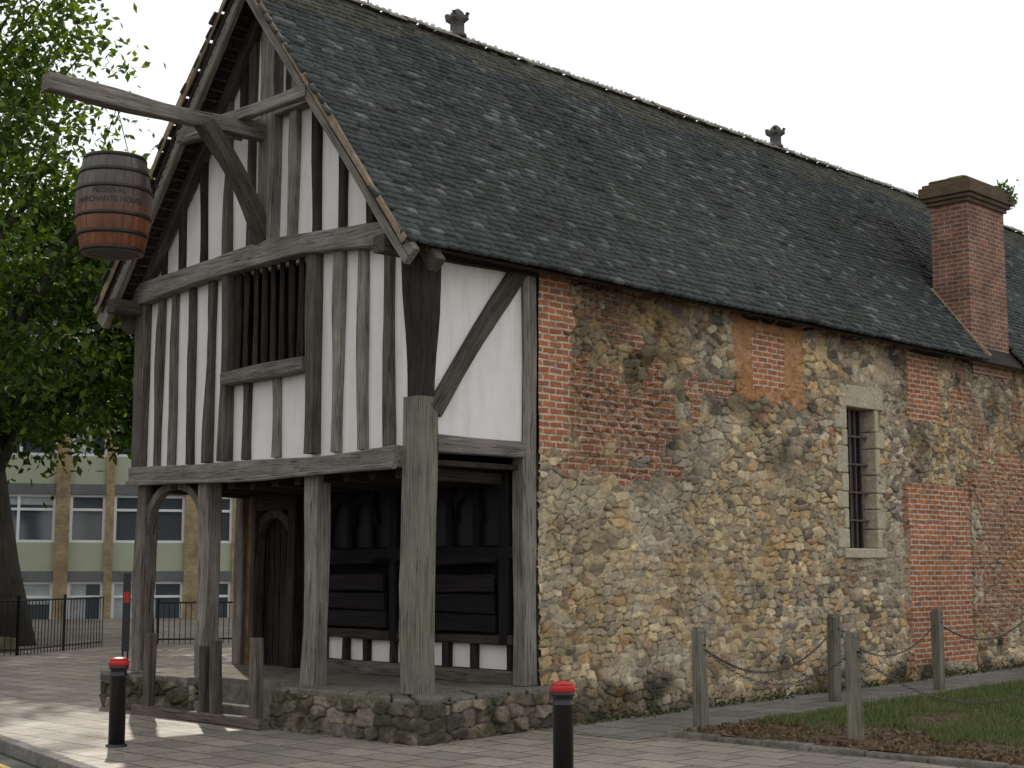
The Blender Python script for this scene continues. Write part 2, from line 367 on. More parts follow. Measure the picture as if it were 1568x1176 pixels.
# plaster
X0,X1=-5.8,0.
boxes('plaster_panels',[(X0+.1,-3.68,.055,.15,3.1,5.6),(-1.94,-.1,.055,.15,3.1,5.6),(-3.68,-1.94,.055,.15,3.1,4.2),
    (-.15,-.05,.2,1.8,3.25,5.5),(X0+.05,X0+.15,.2,1.9,3.2,5.5)],M_plaster,H)
gp=[(X0+.03,5.6),(X1-.03,5.6),(X1-.03,5.68),(CX,9.25),(X0+.03,5.68)]
V=[(x,.055,z) for x,z in gp]+[(x,.15,z) for x,z in gp]
mesh_obj('gable_plaster',V,[(0,1,2,3,4),(9,8,7,6,5)],M_plaster,H)
boxes('room_shade_panel',[(-3.75,-1.85,.55,.58,4.1,5.7)],M_int,H)  # black sheet standing in for the unlit room behind the mullions
def tiez(x): return 5.60+.17*(1-((x-CX)/2.9)**2)
beam('tie_beam',(X0-.12,-.02,5.60),(X1+.05,-.02,5.60),.27,.24,M_wood,H,bow=(0,0,.17),jit=.012)
beam('jetty_beam',(X0-.05,0,3.10),(X1-.26,0,3.08),.22,.24,M_wood,H,bow=(0,0,-.03),jit=.01)
beam('jetty_moulding',(X0-.05,-.13,2.99),(X1-.26,-.13,2.97),.06,.06,M_wood,H,bow=(0,0,-.03))
for x,w,m in [(-5.36+.02,.10,M_mid),(-4.98,.11,M_wood),(-4.55,.11,M_mid),(-4.12,.13,M_mid)]:
    beam('stud',(x,.03,3.2),(x+random.uniform(-.03,.03),.03,tiez(x)-.1),w,.12,m,H,jit=.011)
beam('corner_post',(X0+.02,.06,3.0),(X0+.05,.06,5.6),.24,.24,M_mid,H)
for x,w,m in [(-3.70,.14,M_mid),(-1.90,.17,M_mid)]:
    beam('window_post',(x,.0,3.2),(x,.0,tiez(x)-.1),w,.17,m,H,jit=.01)
for x,w,m in [(-3.27,.12,M_mid),(-2.66,.13,M_wood)]:
    beam('stud',(x,.03,3.2),(x,.03,4.2),w,.12,m,H,jit=.01)
for x,w,m in [(-1.46,.15,M_wood),(-.99,.14,M_wood),(-.53,.14,M_mid)]:
    beam('stud',(x,.03,3.2),(x+random.uniform(-.04,.04),.03,tiez(x)-.1),w,.12,m,H,jit=.011)
beam('window_sill_beam',(-3.64,-.05,4.25),(-1.97,-.05,4.28),.17,.2,M_wood,H,jit=.01)
for i in range(9):
    x=-3.56+i*(1.5/8)+.02
    beam('window_mullion',(x,.04,4.3),(x,.04,tiez(x)-.1),.075,.075,M_dark,H,xdir=(1,1,0))
boxes('window_shutter',[(-2.12,-2.0,.1,.14,4.34,5.6),(-3.63,-3.5,.1,.14,4.34,5.6)],M_dark,H)
for x,w,m in [(-5.3,.1,M_dark),(-4.86,.10,M_dark),(-4.36,.11,M_dark),(-3.80,.12,M_mid),(-3.28,.12,M_mid),(-2.40,.15,M_wood),(-1.92,.12,M_dark),(-1.40,.12,M_dark),(-.86,.12,M_dark),(-.4,.12,M_dark)]:
    beam('gable_stud',(x,.03,tiez(x)+.1),(x+random.uniform(-.03,.03),.03,roofz(x,.26)),w,.11,m,H,jit=.01)
beam('king_post',(-2.85,-.0,5.8),(-2.85,-.0,8.7),.3,.2,M_wood,H)
beam('gable_collar',(-4.2,.0,7.62),(-1.6,.0,7.66),.2,.15,M_wood,H)
for x in (-3.5,-3.05,-2.5): beam('gable_stud',(x,.03,7.7),(x,.03,roofz(x,.24)),.12,.1,M_dark,H)
for sgn in (1,-1):
    for (yy,w,d,off,m,n) in [(-.42,.1,.22,.21,M_wood,'barge_rafter'),(-.04,.14,.18,.25,M_mid,'gable_rafter')]:
        e=CX+sgn*(RUN-.02)
        beam(n,(e,yy,roofz(e,off)),(CX,yy,roofz(CX,off)),w,d,m,H,xdir=(0,1,0))
beam('verge_collar',(-4.28,-.44,7.50),(-1.52,-.44,7.50),.16,.12,M_wood,H)
beam('arch_brace',(-4.15,-.44,7.45),(-2.95,-.44,7.25),.14,.12,M_wood,H,bow=(0,0,.06))
for x in (X0-.0,X1-.12):
    beam('wall_plate_end',(x,-.5,5.42),(x,.4,5.42),.2,.2,M_mid,H)
beam('eave_tie_end',(X1-.05,-.04,5.5),(X1+.27,-.04,5.38),.16,.2,M_mid,H)
beam('eave_tie_end',(X0-.4,-.04,5.38),(X0+.05,-.04,5.5),.16,.2,M_mid,H)
beam('wall_plate',(-.08,.3,5.44),(-.08,21,5.44),.2,.2,M_dark,H)
beam('wall_plate',(X0+.1,.2,5.44),(X0+.1,21,5.44),.2,.2,M_dark,H)
beam('corner_post_lower',(-.13,.13,.48),(-.13,.13,3.75),.30,.28,M_woodg,H,jit=.012)
beam('corner_post_upper',(-.13,.12,3.72),(-.12,.14,5.45),.29,.28,M_dark,H,jit=.014,ends=lambda t:.82+.42*t**1.5)
beam('side_end_post',(-.1,1.79,.48),(-.1,1.79,5.45),.22,.2,M_wood,H,xdir=(0,1,0))
beam('side_rail',(-.08,.27,3.24),(-.08,1.69,3.24),.2,.2,M_wood,H,xdir=(0,0,1))
beam('side_brace',(-.06,.24,3.60),(-.06,1.66,5.42),.23,.13,M_mid,H,xdir=(0,1,0),bow=(0,-.03,.02),jit=.012)
for x,w in ((X0+.1,.22),(-4.18,.22),(-1.93,.24)):
    beam('porch_post',(x,.1,.3),(x,.1,3.0),w,.22,M_wood,H,jit=.012)
beam('porch_post',(X0+.1,1.72,.3),(X0+.1,1.72,3.0),.2,.2,M_wood,H)
def brace(name,x0,x1,z0,z1,y,m,w=.1,d=.12):
    V=[];F=[];n=8
    for i in range(n+1):
        t=i/n*math.pi/2; x=x1+(x0-x1)*math.cos(t); z=z0+(z1-z0)*math.sin(t)
        nxv=Vector((math.cos(t)*(1 if x0>x1 else -1)*abs(z1-z0),0,math.sin(t)*abs(x1-x0))).normalized()
        for o in (0,w):
            for dy in(-d/2,d/2): V.append((x+nxv.x*o*1.,y+dy,z+nxv.z*o))
    for i in range(n):
        b=i*4
        for q in ((0,1,5,4),(1,3,7,5),(3,2,6,7),(2,0,4,6)): F.append(tuple(b+k for k in q))
    F+= [(0,2,3,1),(n*4,n*4+1,n*4+3,n*4+2)]
    mesh_obj(name,V,F,m,H)
brace('porch_brace',-5.58,-5.05,2.3,2.88,.1,M_wood); brace('porch_brace',-4.3,-4.85,2.3,2.88,.1,M_wood)
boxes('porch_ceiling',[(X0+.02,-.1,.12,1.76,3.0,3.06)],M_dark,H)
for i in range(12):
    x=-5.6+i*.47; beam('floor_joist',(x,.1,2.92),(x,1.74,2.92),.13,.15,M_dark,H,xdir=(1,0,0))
boxes('shopfront_dado',[(-3.95,-.2,1.80,1.86,.64,.93)],M_plaster,H)
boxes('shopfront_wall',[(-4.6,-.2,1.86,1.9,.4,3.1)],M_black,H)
beam('shopfront_sill',(-3.95,1.74,.55),(-.2,1.74,.55),.16,.2,M_mid,H)
beam('shopfront_rail',(-3.95,1.74,.99),(-.2,1.74,.99),.12,.12,M_dark,H)
beam('shopfront_rail',(-3.95,1.74,2.02),(-.2,1.74,2.02),.16,.14,M_black,H)
for x in (-3.85,-3.38,-2.95,-2.42,-1.9,-1.4,-.92,-.3):
    beam('shopfront_stud',(x,1.76,.62),(x,1.76,.95),.1,.1,M_dark,H)
for x in (-3.9,-2.35,-1.95,-.35): beam('shopfront_post',(x,1.74,.95),(x,1.74,3.0),.15,.16,M_black,H)
for (xa,xb) in ((-3.8,-2.44),(-1.85,-.45)):
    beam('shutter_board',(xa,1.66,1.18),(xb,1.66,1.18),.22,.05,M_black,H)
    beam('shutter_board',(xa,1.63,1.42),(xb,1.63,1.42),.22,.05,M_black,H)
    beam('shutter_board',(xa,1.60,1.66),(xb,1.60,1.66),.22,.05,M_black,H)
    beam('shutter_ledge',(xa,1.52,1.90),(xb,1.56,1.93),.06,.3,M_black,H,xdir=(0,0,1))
    boxes('shop_window',[(xa+.05,xb-.05,1.83,1.855,2.12,2.9)],M_glassd,H)
    for k in range(1,3):
        x=xa+(xb-xa)*k/3; beam('shop_mullion',(x,1.78,2.1),(x,1.78,2.95),.09,.08,M_black,H)
        brace('shop_window_arch',x-.4,x-.2,2.4,2.72,1.79,M_black,.12,.05); brace('shop_window_arch',x-.02,x-.2,2.4,2.72,1.79,M_black,.12,.05)
boxes('door_jamb',[(-5.8,-5.45,1.7,1.95,.4,2.98)],stonemat('jamb_stone',(.20,.12,.06),(.08,.045,.025),.6),H)
boxes('door',[(-5.45,-4.6,1.9,1.95,.4,3.0)]+[(-5.43+i*.14,-5.31+i*.14,1.87,1.9,.45,2.55) for i in range(6)],M_dark,H)
beam('door_post',(-4.55,1.78,.4),(-4.55,1.78,3.0),.18,.2,M_dark,H); beam('door_post',(-5.4,1.75,.4),(-5.4,1.75,3.0),.1,.2,M_mid,H)
brace('door_arch',-5.35,-5.0,2.2,2.55,1.78,M_mid,.12,.1); brace('door_arch',-4.65,-5.0,2.2,2.55,1.78,M_mid,.12,.1)
beam('door_lintel',(-5.45,1.76,2.76),(-4.45,1.76,2.76),.2,.16,M_dark,H)
boxes('passage_partition',[(-4.5,-3.95,1.84,1.9,.4,3.05)],M_dark,H)
# floor & plinth
boxes('porch_floor',[(X0+.0,-.16,.02,1.9,.0,.475)],M_cap,H)
def prism(name,poly,z0,z1,mat,par,bev=0):
    n=len(poly); V=[(x,y,z0) for x,y in poly]+[(x,y,z1) for x,y in poly]
    F=[tuple(range(n-1,-1,-1)),tuple(range(n,2*n))]+[(i,(i+1)%n,n+(i+1)%n,n+i) for i in range(n)]
    ob=mesh_obj(name,V,F,mat,par)
    if bev: m=ob.modifiers.new('b','BEVEL'); m.width=bev; m.segments=3
    return ob
prism('plinth_core',[(-2.08,.0),(-2.08,-.35),(.39,-.33),(.15,1.93),(-.2,1.93),(-.17,.0)],-.02,.40,M_rub,H)
rubwall('plinth_front',(-2.1,-.37),(.41,-.35),-.02,.42,H,3.); rubwall('plinth_side',(.41,-.35),(.17,1.95),-.02,.42,H,9.); rubwall('plinth_end',(-2.1,.02),(-2.1,-.37),-.02,.42,H,14.)
def cope(pts_out,pts_in,z):
    A=np.array(pts_out[0]);B_=np.array(pts_out[1]);Ci=np.array(pts_in[0]);D=np.array(pts_in[1]);L=np.hypot(*(B_-A)); t=0
    while t<1-1e-3:
        w=random.uniform(.28,.62)/L; t2=min(1,t+w); 
        if 1-t2<.12: t2=1
        e=.004; q=[A+(B_-A)*(t+e),A+(B_-A)*(t2-e),Ci+(D-Ci)*(t2-e),Ci+(D-Ci)*(t+e)]
        q=[(p[0]+random.uniform(-.03,.02)*(i<2),p[1]+random.uniform(-.02,.03)*(i<2)) for i,p in enumerate(q)]
        prism('coping_stone',q,z-random.uniform(.05,.09),z+.045+random.uniform(-.02,.015),M_cap,H,.022); t=t2
cope(((-2.13,-.385),(.42,-.37)),((-2.13,.03),(-.16,.03)),.43)
cope(((.42,-.36),(.2,1.95)),((-.16,.04),(-.2,1.95)),.43)
prism('plinth_left_core',[(-5.95,.0),(-5.95,-.3),(-3.9,-.3),(-3.9,.0)],-.02,.40,M_rub,H)
rubwall('plinth_left',(-5.97,-.33),(-3.88,-.34),-.02,.42,H,20.); rubwall('plinth_left_end',(-3.88,-.34),(-3.88,.02),-.02,.42,H,25.)
cope(((-5.99,-.36),(-3.86,-.37)),((-5.99,.03),(-3.86,.03)),.43)
boxes('entrance_step',[(-3.86,-2.12,-.3,.0,0,.2)],M_cap,H,.02)
# roof shell
def slab(sgn):
    V=[]
    for (s,o) in ((.03,-.075),(SL,-.075),(SL,-.12),(.03,-.12)):
        x=CX+sgn*(RUN-s*CO+o*SI) if s<SL else CX
        z=EZ+s*SI+o*CO if s<SL else RZ+o/CO
        for y in (YV+.01,YE+.3): V.append((x,y,z))
    F=[(0,1,3,2),(4,5,7,6),(0,2,4,6),(1,7,5,3),(0,6,7,1)]
    mesh_obj('roof_deck',V,F,M_dark,H)
slab(1);slab(-1)
bt_=[]
for k in range(34):
    s=.1+k*.15
    x=CX-(RUN-s*CO-.135*SI); z=EZ+s*SI-.135*CO
    bt_.append((x-.02,x+.02,YV+.02,.05,z-.012,z+.012))
boxes('roof_battens',bt_,M_mid,H)
def tiles(sgn,name):
    gz=.102; rows=int(SL/gz)+1
    rng=np.random.RandomState(3 if sgn>0 else 4)
    vs=[];cs=[]
    for r in range(rows):
        s0=r*gz-.03; y=YV-.04+rng.rand()*.1-(r%2)*.08; rowj=rng.uniform(-.010,.010)
        while y<YE+.3:
            w=rng.uniform(.12,.20)
            if not (sgn>0 and y>12.7 and y<14.2 and s0<1.25):
                l=gz*1.65; ya=y+.003; yb=y+w-.003
                lift=rng.uniform(.024,.040)+(.035 if rng.rand()>.98 else 0); lj=rowj+rng.uniform(-.010,.010); sk=rng.uniform(-.007,.007)
                sa=s0+lj; sb=min(s0+l,SL+.02)
                ay=np.array([y]);a_s=np.array([s0])
                und=(vnoise(ay,a_s,1.8,200)[0]-.5)*.08+(vnoise(ay,a_s,.6,201)[0]-.5)*.03
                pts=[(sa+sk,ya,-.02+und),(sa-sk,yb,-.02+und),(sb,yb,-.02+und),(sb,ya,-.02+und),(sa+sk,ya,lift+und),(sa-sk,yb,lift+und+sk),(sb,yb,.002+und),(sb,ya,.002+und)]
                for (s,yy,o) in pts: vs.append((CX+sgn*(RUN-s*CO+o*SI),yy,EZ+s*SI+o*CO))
                q=rng.rand(); b=rng.uniform(.72,1.25)
                c=np.array((.056,.062,.060))*b
                if q>.92: c=np.array((.125,.13,.122))*b
                elif q<.05: c=np.array((.062,.057,.05))*b
                pm=vnoise(ay,a_s,.9,210)[0]; pm2=vnoise(ay,a_s,2.6,212)[0]; p3=vnoise(ay,a_s*.3,.45,214)[0]
                c=c*(.84+.32*pm2)*(.84+.32*p3)
                if pm>.74: c=c*.7+np.array((.055,.068,.045))*.3
                tr=(s0/SL)
                if tr>.9+ (pm-.5)*.12: c=c*.5+np.array((.12,.108,.07))*.5*b
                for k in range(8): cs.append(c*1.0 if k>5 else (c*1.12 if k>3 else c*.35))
            y+=w
    vs=np.array(vs);n=len(vs)//8;b=np.arange(n)[:,None]*8
    q=[np.array(f)[None]+b for f in ((4,5,6,7),(0,1,5,4),(0,4,7,3),(1,2,6,5))]
    Fq=np.concatenate(q,0)
    if sgn<0: Fq=Fq[:,::-1]
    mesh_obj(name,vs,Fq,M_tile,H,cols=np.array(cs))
tiles(1,'roof_tiles');tiles(-1,'roof_tiles_rear')
for sgn in(1,-1):
    e=CX+sgn*(RUN+.0)
    beam('verge_edge',(e,YV-.045,roofz(e,.03)),(CX,YV-.045,roofz(CX,.03)),.09,.035,M_tan,H,xdir=(SI,0,CO),jit=.012)
V=[];F=[];y=YV
while y<YE:
    l=.34; n=7; b=len(V); dz=random.uniform(-.012,.012)
    for yy in (y,y+l-.012):
        for k in range(n):
            a=math.pi*(k/(n-1))*.8+.1*math.pi; V.append((CX+.15*math.cos(a),yy,RZ-.07+dz+.13*math.sin(a)+.01*random.random()))
    for k in range(n-1): F.append((b+k,b+k+1,b+n+k+1,b+n+k))
    y+=l
mesh_obj('ridge_tiles',V,F,plain('ridge_tile',(.2,.185,.14),.9,.2,0,.4,6,.4),H)
y=YV+.05; cl=[]
while y<YE:
    hh=random.uniform(.03,.055); 
    if random.random()>.05: cl.append((CX-.018,CX+.018,y,y+random.uniform(.05,.07),RZ+.045,RZ+.06+hh))
    y+=.115
boxes('ridge_crest',cl,plain('crest',(.6,.6,.58),.8,.2,0,.3,15,0),H,.012)
M_pot=plain('vent_pot',(.09,.085,.08),.8,.3,0,.4,9,.5)
for yy in (3.28,11.3):
    k_=.82
    lathe('ridge_vent',[(r*k_,z*.86) for r,z in [(.17,0),(.17,.05),(.13,.08),(.125,.26),(.16,.29),(.17,.33),(.15,.38),(.10,.45),(.04,.50)]],M_pot,H,16,(CX,yy,RZ+.03))
    for k in range(4):
        a=k*math.pi/2+.5; V=[];F=[]
        tube(V,F,[(CX+.08*math.cos(a),yy+.08*math.sin(a),RZ+.29),(CX+.14*math.cos(a),yy+.14*math.sin(a),RZ+.32),(CX+.16*math.cos(a),yy+.16*math.sin(a),RZ+.39)],[.055,.05,.035],8)
        mesh_obj('vent_horn',V,F,M_pot,H)
V=[];F=[]; tube(V,F,[(CX,1.6,9.4),(CX,1.6,9.8)],[.012,.012],6); mesh_obj('ridge_rod',V,F,M_iron,H)
# chimney
boxes('chimney_stack',[(-.68,.03,12.83,14.2,5.2,8.25)],M_chim,H)
boxes('chimney_shoulder',[(-.68,.05,12.79,14.24,5.2,5.42)],M_chim,H)
M_ccap=stonemat('chimney_cap_weathered',(.13,.09,.065),(.10,.085,.04),.8,.35)
boxes('chimney_cap',[(-.73,.08,12.78,14.25,8.25,8.32),(-.78,.13,12.73,14.30,8.32,8.39),(-.83,.18,12.68,14.35,8.39,8.58),(-.78,.13,12.73,14.3,8.58,8.64)],M_ccap,H,.012)
boxes('chimney_top_moss',[(-.70,.05,12.8,14.2,8.64,8.72),(-.5,-.15,13.1,13.9,8.72,8.82)],plain('moss',(.10,.085,.03),.95,.1,0,.6,7,.8),H,.05)
beam('chimney_flashing',(.36,12.79,5.43),(-.7,12.79,6.75),.07,.09,M_tan,H,xdir=(0,1,0))
def leafcloud(name,pts,size,mat,parent,c0,c1,rng,pw=1.3):
    n=len(pts); a=rng.normal(size=(n,3)); a/=np.linalg.norm(a,axis=1,keepdims=True)
    b=rng.normal(size=(n,3)); b-= (a*b).sum(1,keepdims=True)*a; b/=np.linalg.norm(b,axis=1,keepdims=True)
    s=rng.uniform(size[0],size[1],(n,1)); P=np.stack([pts-a*s,pts+b*s*.5,pts+a*s,pts-b*s*.5],1).reshape(-1,3)
    F=np.arange(n*4).reshape(-1,4); t=rng.rand(n,1)**pw; c=np.array(c0)*(1-t)+np.array(c1)*t; c=np.repeat(c,4,0)
    return mesh_obj(name,P,F,mat,parent,cols=c)
leafcloud('chimney_ivy',np.array((.02,14.3,8.62))+R.normal(size=(260,3))*np.array((.12,.1,.12)),(.03,.06),M_leaf,H,(.02,.04,.01),(.06,.1,.02),R)
wy=R.uniform(2,16,1500); leafcloud('wall_foot_weeds',np.stack([.2+R.exponential(.05,1500),wy,.012*np.clip(wy-2,0,16)+R.exponential(.04,1500)],-1),(.015,.04),M_leaf,None,(.03,.04,.012),(.08,.10,.03),R)
# ------------------------------------------------------------ barrel sign
B=empty('hanging_barrel_sign')
beam('pole',(-2.94,.5,7.36),(-2.94,-3.08,7.30),.17,.2,M_wood,B,xdir=(1,0,0),jit=.014)
beam('brace',(-2.9,-.98,7.28),(-2.88,-.08,5.95),.2,.2,M_mid,B,xdir=(1,0,0),bow=(0,.07,.05))
def barrelmat():
    s=NT('barrel_oak'); tc=s.n('ShaderNodeTexCoord'); sp=s.n('ShaderNodeSeparateXYZ'); s.l(tc.outputs['Object'],sp.inputs[0])
    ang=s.math('ARCTAN2',sp.outputs[1],sp.outputs[0]); st=s.math('FRACT',s.math('MULTIPLY',ang,24/6.2832))
    ed=s.ramp(st,[(0,.25),(.06,1),(.94,1),(1,.25)]); n=s.noise(s.coord((6,6,1)),3,5)
    f=s.n('ShaderNodeMath',operation='FLOOR'); s.l(s.math('MULTIPLY',ang,24/6.2832),f.inputs[0])
    wn=s.n('ShaderNodeTexWhiteNoise',noise_dimensions='1D'); s.l(f.outputs[0],wn.inputs['W'])
    zc=s.math('ADD',s.math('MULTIPLY',sp.outputs[2],.85),s.math('MULTIPLY',n,.3))
    c=s.ramp(zc,[(.12,(.17,.05,.016)),(.45,(.18,.055,.02)),(.68,(.085,.052,.038)),(1,(.085,.07,.062))])
    c=s.mix(1.,c,s.ramp(n,[(.3,.6),(.7,1.4)]),'MULTIPLY'); c=s.mix(1.,c,ed,'MULTIPLY'); c=s.mix(1.,c,s.ramp(wn.outputs[0],[(0,.75),(1,1.25)]),'MULTIPLY')
    s.bump(ed,.4,.01); return s.fin(c,.4,.5)
bl=(-2.94,-2.16,5.46); Hh=1.14
def br(t): return .33+.105*math.sin(math.pi*(.06+.88*t))
prof=[(.30,.04),(.31,.0)]+[(br(i/20),i/20*Hh) for i in range(21)]+[(.31,Hh),(.30,Hh-.04)]
lathe('barrel',prof,barrelmat(),B,48,bl)
M_hoop=plain('barrel_hoop',(.035,.028,.025),.5,.5,.5,.3,12,.2)
for t in (.02,.18,.36,.64,.82,.98):
    w=.022
    lathe('hoop',[(br(t-.02)+.001,t*Hh-w),(br(t-.02)+.008,t*Hh-w),(br(t+.02)+.008,t*Hh+w),(br(t+.02)+.001,t*Hh+w)],M_hoop,B,48,bl)
M_let=NT('painted_letters').fin((.03,.022,.018),.6,.3)
for txt,zc in (('MEDIEVAL',.63),('MERCHANTS HOUSE',.53)):
    cu_=bpy.data.curves.new('lettering','FONT'); cu_.body=txt; cu_.size=.088; cu_.align_x='CENTER'
    tmp=bpy.data.objects.new('tmp',cu_); scene.collection.objects.link(tmp); bpy.context.view_layer.update()
    me=bpy.data.meshes.new_from_object(tmp); bpy.data.objects.remove(tmp)
    for v in me.vertices:
        r=br((zc+v.co.y)/Hh)+.004; a=math.radians(-38)+v.co.x/r; v.co=Vector((r*math.cos(a),r*math.sin(a),zc+v.co.y))
    me.materials.append(M_let); o=bpy.data.objects.new('lettering',me); scene.collection.objects.link(o); o.location=bl; o.parent=B
def chainmesh(name,path,link,rad,par):
    V=[];F=[]; P=[Vector(p) for p in path]
    d=[0]
    for i in range(1,len(P)): d.append(d[-1]+(P[i]-P[i-1]).length)
    n=int(d[-1]/(link*.72)); j=0
    for k in range(n):
        s=(k+.5)/n*d[-1]
        while j<len(P)-2 and d[j+1]<s: j+=1
        t=(P[j+1]-P[j]).normalized(); c=P[j]+t*(s-d[j])
        a=Vector((0,0,1)) if abs(t.z)<.9 else Vector((1,0,0)); u=t.cross(a).normalized(); v=t.cross(u)
        if k%2: u,v=v,u
        b0=len(V);NS=8;NT_=4
        for q in range(NS):
            an=2*math.pi*q/NS; dirv=t*math.cos(an)*1.0+u*math.sin(an)*.6; ctr=c+dirv*link*.5; dn=dirv.normalized(); w=t.cross(u)
            for r in range(NT_):
                bn=2*math.pi*r/NT_; V.append(tuple(ctr+(dn*math.cos(bn)+w*math.sin(bn))*rad))
        for q in range(NS):
            for r in range(NT_):
                F.append((b0+q*NT_+r,b0+((q+1)%NS)*NT_+r,b0+((q+1)%NS)*NT_+(r+1)%NT_,b0+q*NT_+(r+1)%NT_))
    return mesh_obj(name,V,F,M_chain,par)
M_chain=plain('galvanised_chain',(.09,.085,.075),.7,.3,.2,.3,20,0)
V=[];F=[]
for dy in(-.22,.22): tube(V,F,[(-2.94,-2.16+dy,5.46+Hh-.05),(-2.94,-2.16,7.22)],[.006,.006],6)
mesh_obj('hanging_wire',V,F,M_iron,B)
# ------------------------------------------------------------ ground
def gz(x,y): return .012*max(0,y-2.)*(1 if x>-1 else 0) if y<18 else .012*16*(1 if x>-1 else 0)
def slabmat(name,c1,c2,mo,w,h):
    s=NT(name); tc=s.n('ShaderNodeTexCoord'); v=warpvec(s,tc.outputs['Object'],.02,1)
    b=bricknode(s,v,c1,c2,mo,w,h,.016); b.inputs['Mortar Smooth'].default_value=.4
    n=s.noise(s.coord(),.55,6,.65); n2=s.noise(s.coord(),14,5,.7); n4=s.noise(s.coord(),3,6,.75)
    c=s.mix(1.,b.outputs[0],s.ramp(n,[(.3,.7),(.7,1.2)]),'MULTIPLY'); c=s.mix(1.,c,s.ramp(n2,[(.3,.78),(.72,1.22)]),'MULTIPLY')
    c=s.mix(s.ramp(n4,[(.54,0),(.7,.45)]),c,(.08,.07,.055))
    s.bump(s.math('SUBTRACT',n2,b.outputs['Fac']),.35,.01); return s.fin(c,s.ramp(n,[(.3,.6),(.7,.9)]),.3)
M_pave=slabmat('paving_slabs',(.31,.265,.21),(.20,.178,.15),(.055,.047,.04),.62,.46)
M_path=slabmat('path_slabs',(.22,.205,.18),(.155,.145,.13),(.05,.045,.038),.6,.6)
M_asph=plain('asphalt',(.06,.058,.056),.9,.25,0,.35,3,.5)
mesh_obj('ground',[(-500,-500,-.14),(500,-500,-.14),(500,500,-.14),(-500,500,-.14)],[(0,1,2,3)],plain('ground_earth',(.07,.08,.04),.95,.1,0,.5,.3,0))
mesh_obj('road',[(-120,-11.5,-.12),(60,-11.5,-.12),(60,-1.5,-.12),(-120,-1.5,-.12)],[(0,1,2,3)],M_asph)
KX=[-46,-9,-6.5,-3.68,-.4,3,8,25]; KY=[-2.3,-2.3,-2.5,-2.92,-3.6,-4.1,-4.3,-4.3]
def ky(x): return float(np.interp(x,KX,KY))
KE=empty('stone_kerb'); xq=-30.
while xq<24:
    x2=xq+.9; prism('kerb_block',[(xq,ky(xq)-.15),(x2-.012,ky(x2-.012)-.15),(x2-.012,ky(x2-.012)),(xq,ky(xq))],-.2,.012+random.uniform(-.004,.004),M_kerb,KE,.014); xq=x2
xs=sorted(set([-46,-30,-16,-9,-8,-6.5,-4,-3.68,-1.05,-1,-.4,0,2,3,5,8,12,25])); yv=[None,-2,0,2,5,9,14,18,40]
V=[(x,ky(x)+.001 if y is None else y,gz(x,0 if y is None else y)) for x in xs for y in yv]; n=len(yv)
F=[(i*n+j,(i+1)*n+j,(i+1)*n+j+1,i*n+j+1) for i in range(len(xs)-1) for j in range(n-1)]
mesh_obj('pavement',V,F,M_pave)
M_yel=plain('yellow_line_paint',(.50,.36,.07),.8,.2,0,.4,8,0)
V=[];F=[]
for off in (.42,.62):
    px=np.arange(-30,24,.5)
    for i in range(len(px)-1):
        b=len(V); V+=[(px[i],ky(px[i])-off-.08,-.115),(px[i+1],ky(px[i+1])-off-.08,-.115),(px[i+1],ky(px[i+1])-off,-.115),(px[i],ky(px[i])-off,-.115)]; F.append((b,b+1,b+2,b+3))
mesh_obj('yellow_lines',V,F,M_yel)
mesh_obj('side_path',[(.15,1.6,.005),(1.7,1.6,.005),(1.7,2.0,.005),(.0,2.0,.005),(1.7,18,.198),(.0,18,.198)],[(0,1,2,3),(3,2,4,5)],M_path)
M_soil=plain('soil',(.10,.07,.048),.95,.1,0,.6,6,.9)
bx0,bx1,by0,by1=1.85,9.5,2.25,15.
V=[];nx_,ny_=60,90
for i in range(nx_):
    for j in range(ny_):
        x=bx0+(bx1-bx0)*i/(nx_-1);y=by0+(by1-by0)*j/(ny_-1)
        V.append((x,y,gz(x,y)+.03+.05*float(vnoise(np.array([x]),np.array([y]),.5,300)[0])))
F=[(i*ny_+j,(i+1)*ny_+j,(i+1)*ny_+j+1,i*ny_+j+1) for i in range(nx_-1) for j in range(ny_-1)]
mesh_obj('flower_bed_soil',V,F,M_soil,None,True)
kb=[];x=bx0-.12
while x<bx1: w=random.uniform(.5,.8); kb.append((x,x+w-.01,by0-.14+random.uniform(-.02,.02),by0,-.02,.05+random.uniform(0,.04))); x+=w
y=by0
while y<by1: w=random.uniform(.5,.8); z=gz(2,y); kb.append((bx0-.13+random.uniform(-.01,.01),bx0,y,y+w-.01,z-.02,z+.05+random.uniform(0,.03))); y+=w
boxes('stone_edging',kb,M_cap,None,.02)
rng=np.random.RandomState(21); N=170000
gx=rng.uniform(bx0+.1,bx1,N); gy=rng.uniform(by0+.15,by1,N)
dn=fbm(gx,gy,.9,310,4)+np.clip((gy-by0-1.1)*.2,-.18,.16); kp=dn>.48+rng.rand(N)*.12-.03; gx=gx[kp];gy=gy[kp];N=len(gx)
gzv=.012*np.clip(gy-2,0,16)+.05; hh=rng.uniform(.03,.12,N)*(.5+.9*vnoise(gx,gy,.4,315)); an=rng.uniform(0,6.28,N); w=.005+.006*rng.rand(N)
lx=rng.normal(0,.035,N);ly=rng.normal(0,.035,N)
P=np.stack([np.stack([gx-w*np.cos(an),gy-w*np.sin(an),gzv],-1),np.stack([gx+w*np.cos(an),gy+w*np.sin(an),gzv],-1),np.stack([gx+lx,gy+ly,gzv+hh],-1)],1).reshape(-1,3)
t=rng.rand(N,1); c=np.array((.065,.10,.03))*(1-t)+np.array((.15,.175,.065))*t; br_=(rng.rand(N)>.72+.3*vnoise(gx,gy,.8,318)); c[br_]=(.19,.155,.09); c=np.repeat(c,3,0)
mesh_obj('grass',P,np.arange(N*3).reshape(-1,3),M_grass,None,cols=c)
